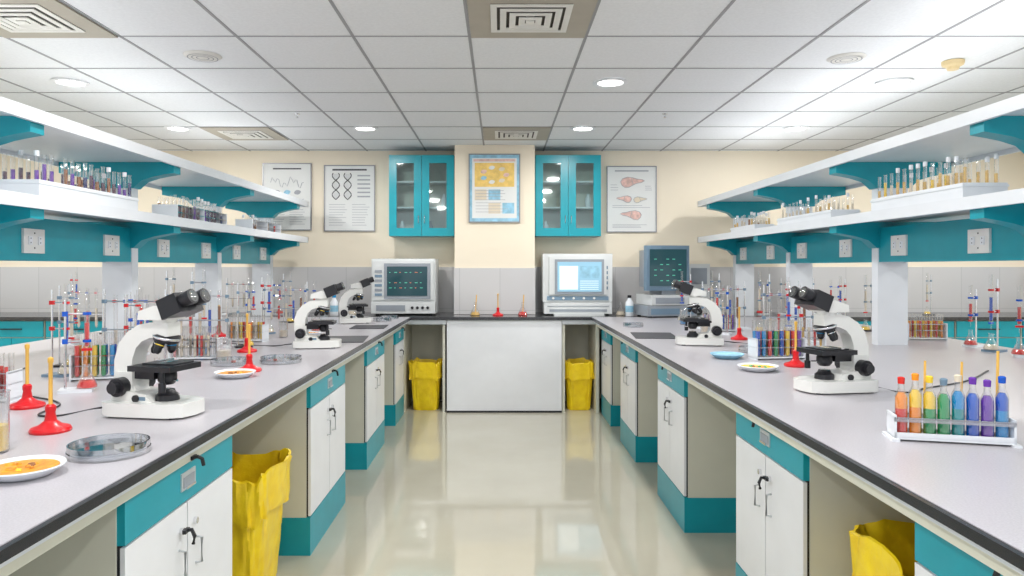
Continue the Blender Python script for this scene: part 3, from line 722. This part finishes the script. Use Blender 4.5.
# ------------------------------------------------------------------ posters
def poster(style, x0, x1, z0, z1, y):
    b = MB(); w = x1-x0; h = z1-z0
    b.box((x0, y-0.012, z0), (x1, y, z1), 'paper')
    f = 0.010
    for (a, c, d, e) in ((x0-f, x1+f, z0-f, z0), (x0-f, x1+f, z1, z1+f), (x0-f, x0, z0, z1), (x1, x1+f, z0, z1)):
        b.box((a, y-0.02, d), (c, y, e), 'frame')
    yy = y-0.0135
    def patch(u0, u1, v0, v1, m, dy=0): b.box((x0+u0*w, yy-dy, z0+v0*h), (x0+u1*w, y-0.012, z0+v1*h), m)
    def lines(u0, u1, v0, v1, n, m='ink'):
        for i in range(n):
            v = v0+(v1-v0)*i/max(1, n-1); patch(u0, u0+(u1-u0)*random.uniform(0.7, 1), v, v+0.006, m)
    def ell(u, v, ru, rv, m, n=18):
        pts = [(x0+w*(u+ru*math.cos(2*math.pi*k/n)*(1+0.15*math.sin(4*math.pi*k/n))), z0+h*(v+rv*math.sin(2*math.pi*k/n))) for k in range(n)]
        b.prism(pts, yy-0.0005, y-0.012, m)
    def liver(u, v, s, m, flip=1):
        P = [(-1, 0.1), (-0.85, 0.55), (-0.45, 0.8), (0.0, 0.7), (0.4, 0.5), (0.8, 0.42), (1.0, 0.25), (0.75, 0.02), (0.35, -0.12), (0.05, -0.35), (-0.3, -0.7), (-0.65, -0.75), (-0.9, -0.4)]
        pts = [(x0+w*(u+flip*p[0]*s), z0+h*(v+p[1]*s*0.42)) for p in P]
        b.prism(pts, yy-0.0005, y-0.012, m)
        b.tube([(p[0], yy-0.001, p[1]) for p in pts+pts[:1]], 0.0025, 'ink', 4)
        c = [(x0+w*(u+flip*q[0]*s), yy-0.001, z0+h*(v+q[1]*s*0.42)) for q in ((-0.1, 0.65), (-0.05, 0.2), (0.05, -0.3))]
        b.tube(c, 0.002, 'ink', 4)
    if style == 'chart':
        patch(0.2, 0.8, 0.92, 0.94, 'inkb')
        for i in range(2):
            pts = [(x0+w*(0.15+0.7*t/20), yy, z0+h*(0.72-0.30*i+0.05*math.sin(t*0.6+i)+0.05*math.sin(t*1.7))) for t in range(21)]
            b.tube(pts, 0.003, 'ink', 4)
        for j in range(3): ell(0.28+0.22*j, 0.57, 0.07, 0.035, 'pblue' if j == 1 else 'ink')
        for j in range(2): lines(0.10+j*0.45, 0.45+j*0.45, 0.08, 0.30, 7)
    elif style == 'dna':
        patch(0.15, 0.85, 0.93, 0.955, 'inkb')
        for u in (0.22, 0.46):
            for ph in (0, math.pi):
                b.tube([(x0+w*(u+0.075*math.sin(t*0.36+ph)), yy, z0+h*(0.48+0.41*t/24)) for t in range(25)], 0.0045, 'inkb', 4)
            for t in range(1, 24):
                dx = 0.075*math.sin(t*0.36)
                b.box((x0+w*(u-abs(dx)), yy, z0+h*(0.48+0.41*t/24)-0.0012), (x0+w*(u+abs(dx)), y-0.012, z0+h*(0.48+0.41*t/24)+0.0012), 'ink')
        for j in range(6): patch(0.66, 0.92, 0.84-j*0.065, 0.862-j*0.065, 'ink')
        lines(0.08, 0.45, 0.08, 0.40, 9); lines(0.55, 0.92, 0.08, 0.40, 9)
    elif style == 'cycle':
        patch(0, 1, 0, 1, 'pblue'); patch(0.05, 0.95, 0.05, 0.95, 'paper', 0.001)
        patch(0.08, 0.92, 0.90, 0.935, 'ppink', 0.002); patch(0.10, 0.90, 0.52, 0.88, 'pyel', 0.002)
        yy -= 0.002
        for k in range(7):
            a = 2*math.pi*k/7; ell(0.5+0.24*math.cos(a), 0.70+0.11*math.sin(a), 0.06, 0.03, ['ppink', 'pale', 'paper', 'ppink', 'pblue', 'paper', 'pale'][k])
        for i in range(3):
            for j in range(2):
                patch(0.10+i*0.28, 0.34+i*0.28, 0.12+j*0.2, 0.28+j*0.2, ('paper', 'pale', 'pblue')[(i+j) % 3])
        yy -= 0.001
        lines(0.12, 0.86, 0.14, 0.46, 8, 'ink')
    else:
        patch(0.15, 0.85, 0.93, 0.95, 'ink')
        liver(0.52, 0.76, 0.25, 'ppink'); liver(0.34, 0.50, 0.16, 'ppink', -1); liver(0.68, 0.49, 0.14, 'pale'); liver(0.48, 0.25, 0.22, 'ppink', -1)
        lines(0.06, 0.24, 0.64, 0.72, 3); lines(0.78, 0.94, 0.64, 0.70, 3); lines(0.1, 0.9, 0.37, 0.40, 2); lines(0.1, 0.9, 0.06, 0.10, 3)
    b.obj('framed_poster')
poster('chart', -2.46, -1.97, 1.76, 2.44, YB-0.001)
poster('dna', -1.82, -1.31, 1.75, 2.42, YB-0.001)
poster('cycle', -0.30, 0.19, 1.82, 2.48, 7.038)
poster('organ', 1.12, 1.62, 1.74, 2.41, YB-0.001)

# ------------------------------------------------------------------ bins with yellow bags
def bin_bag(w, d, h, seed):
    rnd = random.Random(seed); b = MB(); n = 96
    ph = [rnd.uniform(0, 6.28) for _ in range(8)]
    def ring(z, sc, amp, inn=0):
        out = []
        for k in range(n):
            a = 2*math.pi*k/n; c, s = math.cos(a), math.sin(a)
            e = 0.42
            x = math.copysign(abs(c)**e, c)*w/2*sc; y = math.copysign(abs(s)**e, s)*d/2*sc
            q = 1+amp*(0.5*math.sin(9*a+ph[0]+z*14)+0.35*math.sin(17*a+ph[1]-z*10)+0.3*math.sin(29*a+ph[2]+z*25)+0.4*math.sin(4*a+ph[3]+z*7))
            zz = z+amp*0.45*math.sin(5*a+ph[4])*h+amp*0.25*math.sin(13*a+ph[5])*h
            out.append((x*q, y*q, max(0.0, zz) if z > 0.01 else z))
        return out
    rs = [ring(0.0, 0.74, 0.0)]
    for t in (0.03, 0.08, 0.15, 0.22, 0.30, 0.38, 0.46, 0.54, 0.62, 0.68): rs.append(ring(h*t, 0.76+0.20*t, 0.035))
    for t, sc, am in ((0.66, 1.00, 0.06), (0.70, 1.01, 0.055), (0.80, 0.99, 0.04), (0.92, 1.0, 0.04), (0.99, 1.01, 0.055), (1.0, 0.97, 0.05), (0.93, 0.93, 0.04), (0.7, 0.86, 0.05), (0.4, 0.78, 0.06), (0.12, 0.70, 0.04)):
        rs.append(ring(h*t, sc, am))
    vs = [v for r in rs for v in r]; fs = [tuple(range(n-1, -1, -1))]
    for i in range(len(rs)-1):
        for k in range(n):
            k2 = (k+1) % n; fs.append((i*n+k, i*n+k2, (i+1)*n+k2, (i+1)*n+k))
    fs.append(tuple((len(rs)-1)*n+k for k in range(n)))
    b.raw(vs, fs, 'yel')
    return b
bin_bag(0.38, 0.48, 0.53, 1).obj('waste_bin_with_yellow_bag', (-1.13, 3.02, 0))
bin_bag(0.42, 0.42, 0.60, 2).obj('waste_bin_with_yellow_bag', (1.23, 1.92, 0))
bin_bag(0.31, 0.30, 0.46, 3).obj('waste_bin_with_yellow_bag', (-0.715, 6.90, 0))
bin_bag(0.28, 0.30, 0.46, 4).obj('waste_bin_with_yellow_bag', (0.76, 6.90, 0))

# ------------------------------------------------------------------ ceiling fixtures
def downlight(x, y):
    b = MB(); z = CEIL-0.004
    b.lathe([(0.085, 0.0), (0.11, 0.0), (0.115, -0.006), (0.085, -0.010), (0.08, -0.004)], 'white', n=32)
    b.lathe([(0.082, -0.004), (0, -0.004)], 'glow', n=32)
    b.obj('recessed_downlight', (x, y, z))
    l = bpy.data.lights.new('downlight_lamp', 'AREA'); l.shape = 'DISK'; l.size = 0.16; l.energy = LP; l.color = (1, 0.985, 0.96)
    o = bpy.data.objects.new('downlight_lamp', l); COL.objects.link(o); o.location = (x, y, z-0.02)
LP = 15.5
for y in (-0.0, 1.55, 3.08, 4.63, 6.17):
    for x in ((-4.5, -2.8, -1.17, 0.72, 2.57, 4.4)):
        if abs(y-4.63) < 0.1 and x == -1.17: continue
        downlight(x, y)

def diffuser(name, cx, cy, s=0.59):
    b = MB()
    h = s/2; i = 0.19; z = 0
    for (x0, x1, y0, y1) in ((-h, h, -h, -i), (-h, h, i, h), (-h, -i, -i, i), (i, h, -i, i)):
        b.box((x0, y0, z-0.008), (x1, y1, z), 'diff')
    b.box((-i, -i, z-0.002), (i, i, z), 'diffd')
    for k, q in enumerate((0.19, 0.145, 0.10, 0.055)):
        zz = z-0.010-0.004*k
        for (x0, x1, y0, y1) in ((-q, q, -q, -q+0.030), (-q, q, q-0.030, q), (-q, -q+0.030, -q+0.030, q-0.030), (q-0.030, q, -q+0.030, q-0.030)):
            b.box((x0, y0, zz-0.004), (x1, y1, zz), 'diffw')
    b.box((-0.02, -0.02, z-0.03), (0.02, 0.02, z), 'diffw')
    b.obj(name, (cx, cy, CEIL-0.004))
diffuser('ceiling_air_diffuser', 0.145, 3.42); diffuser('ceiling_air_diffuser', 0.145, 6.42)
diffuser('ceiling_air_diffuser', -2.295, 3.42); diffuser('ceiling_air_diffuser', -2.295, 6.42)
for x, y in ((-1.70, 4.06), (2.0, 4.10)):
    b = MB(); b.lathe([(0, -0.012), (0.08, -0.010), (0.10, -0.004), (0.105, 0)], 'diffw', n=32)
    for q in (0.03, 0.055, 0.078): b.lathe([(q, -0.0135), (q+0.006, -0.0135)], 'tbar', n=28)
    b.obj('ceiling_speaker', (x, y, CEIL-0.002))
b = MB(); b.lathe([(0, -0.05), (0.03, -0.05), (0.035, -0.035), (0.055, -0.025), (0.06, -0.012), (0.06, 0)], 'det', n=28); b.obj('smoke_detector', (2.66, 4.17, CEIL-0.002))
for x, y in ((1.30, 5.6), (-1.6, 5.6)):
    b = MB(); b.lathe([(0, -0.03), (0.012, -0.03), (0.006, -0.022), (0.008, -0.006), (0.02, -0.003), (0.022, 0)], 'chrome', n=14); b.obj('fire_sprinkler', (x, y, CEIL-0.002))

# ------------------------------------------------------------------ cables
def cable(pts, name='power_cable'):
    cu = bpy.data.curves.new(name, 'CURVE'); cu.dimensions = '3D'; cu.bevel_depth = 0.0032; cu.bevel_resolution = 2
    s = cu.splines.new('BEZIER'); s.bezier_points.add(len(pts)-1)
    for p, q in zip(s.bezier_points, pts): p.co = q; p.handle_left_type = p.handle_right_type = 'AUTO'
    cu.materials.append(M['blackp']); o = bpy.data.objects.new(name, cu); COL.objects.link(o)
zc = CT+0.0035
cable([(-1.24, 2.30, zc+0.02), (-1.32, 2.36, zc), (-1.42, 2.22, zc), (-1.50, 2.42, zc), (-1.72, 2.58, zc), (-2.05, 2.8, zc), (-2.2, 3.3, zc)])
cable([(-1.21, 4.12, zc+0.02), (-1.34, 4.2, zc), (-1.6, 4.3, zc), (-2.1, 4.6, zc)])
cable([(1.41, 2.72, zc+0.02), (1.46, 2.78, zc), (1.52, 2.64, zc), (1.62, 2.72, zc), (1.9, 2.9, zc), (2.2, 3.2, zc)])
cable([(1.34, 4.3, zc+0.02), (1.45, 4.4, zc), (1.6, 4.25, zc), (2.1, 4.65, zc)])

# ------------------------------------------------------------------ world, camera
w = bpy.data.worlds.new('sky_world'); scene.world = w; w.use_nodes = True
bg = w.node_tree.nodes['Background']; bg.inputs[0].default_value = (0.90, 0.95, 1.0, 1); bg.inputs[1].default_value = 1.15

cam = bpy.data.cameras.new('camera'); co = bpy.data.objects.new('camera', cam); COL.objects.link(co)
co.location = (0, 0, 1.37); co.rotation_euler = (math.radians(90), 0, 0)
cam.sensor_width = 36; cam.lens = 24.96; cam.shift_x = 12/1024; cam.shift_y = -21/1024
cam.clip_start = 0.05
scene.camera = co
scene.view_settings.view_transform = 'Standard'
scene.view_settings.exposure = 0.0
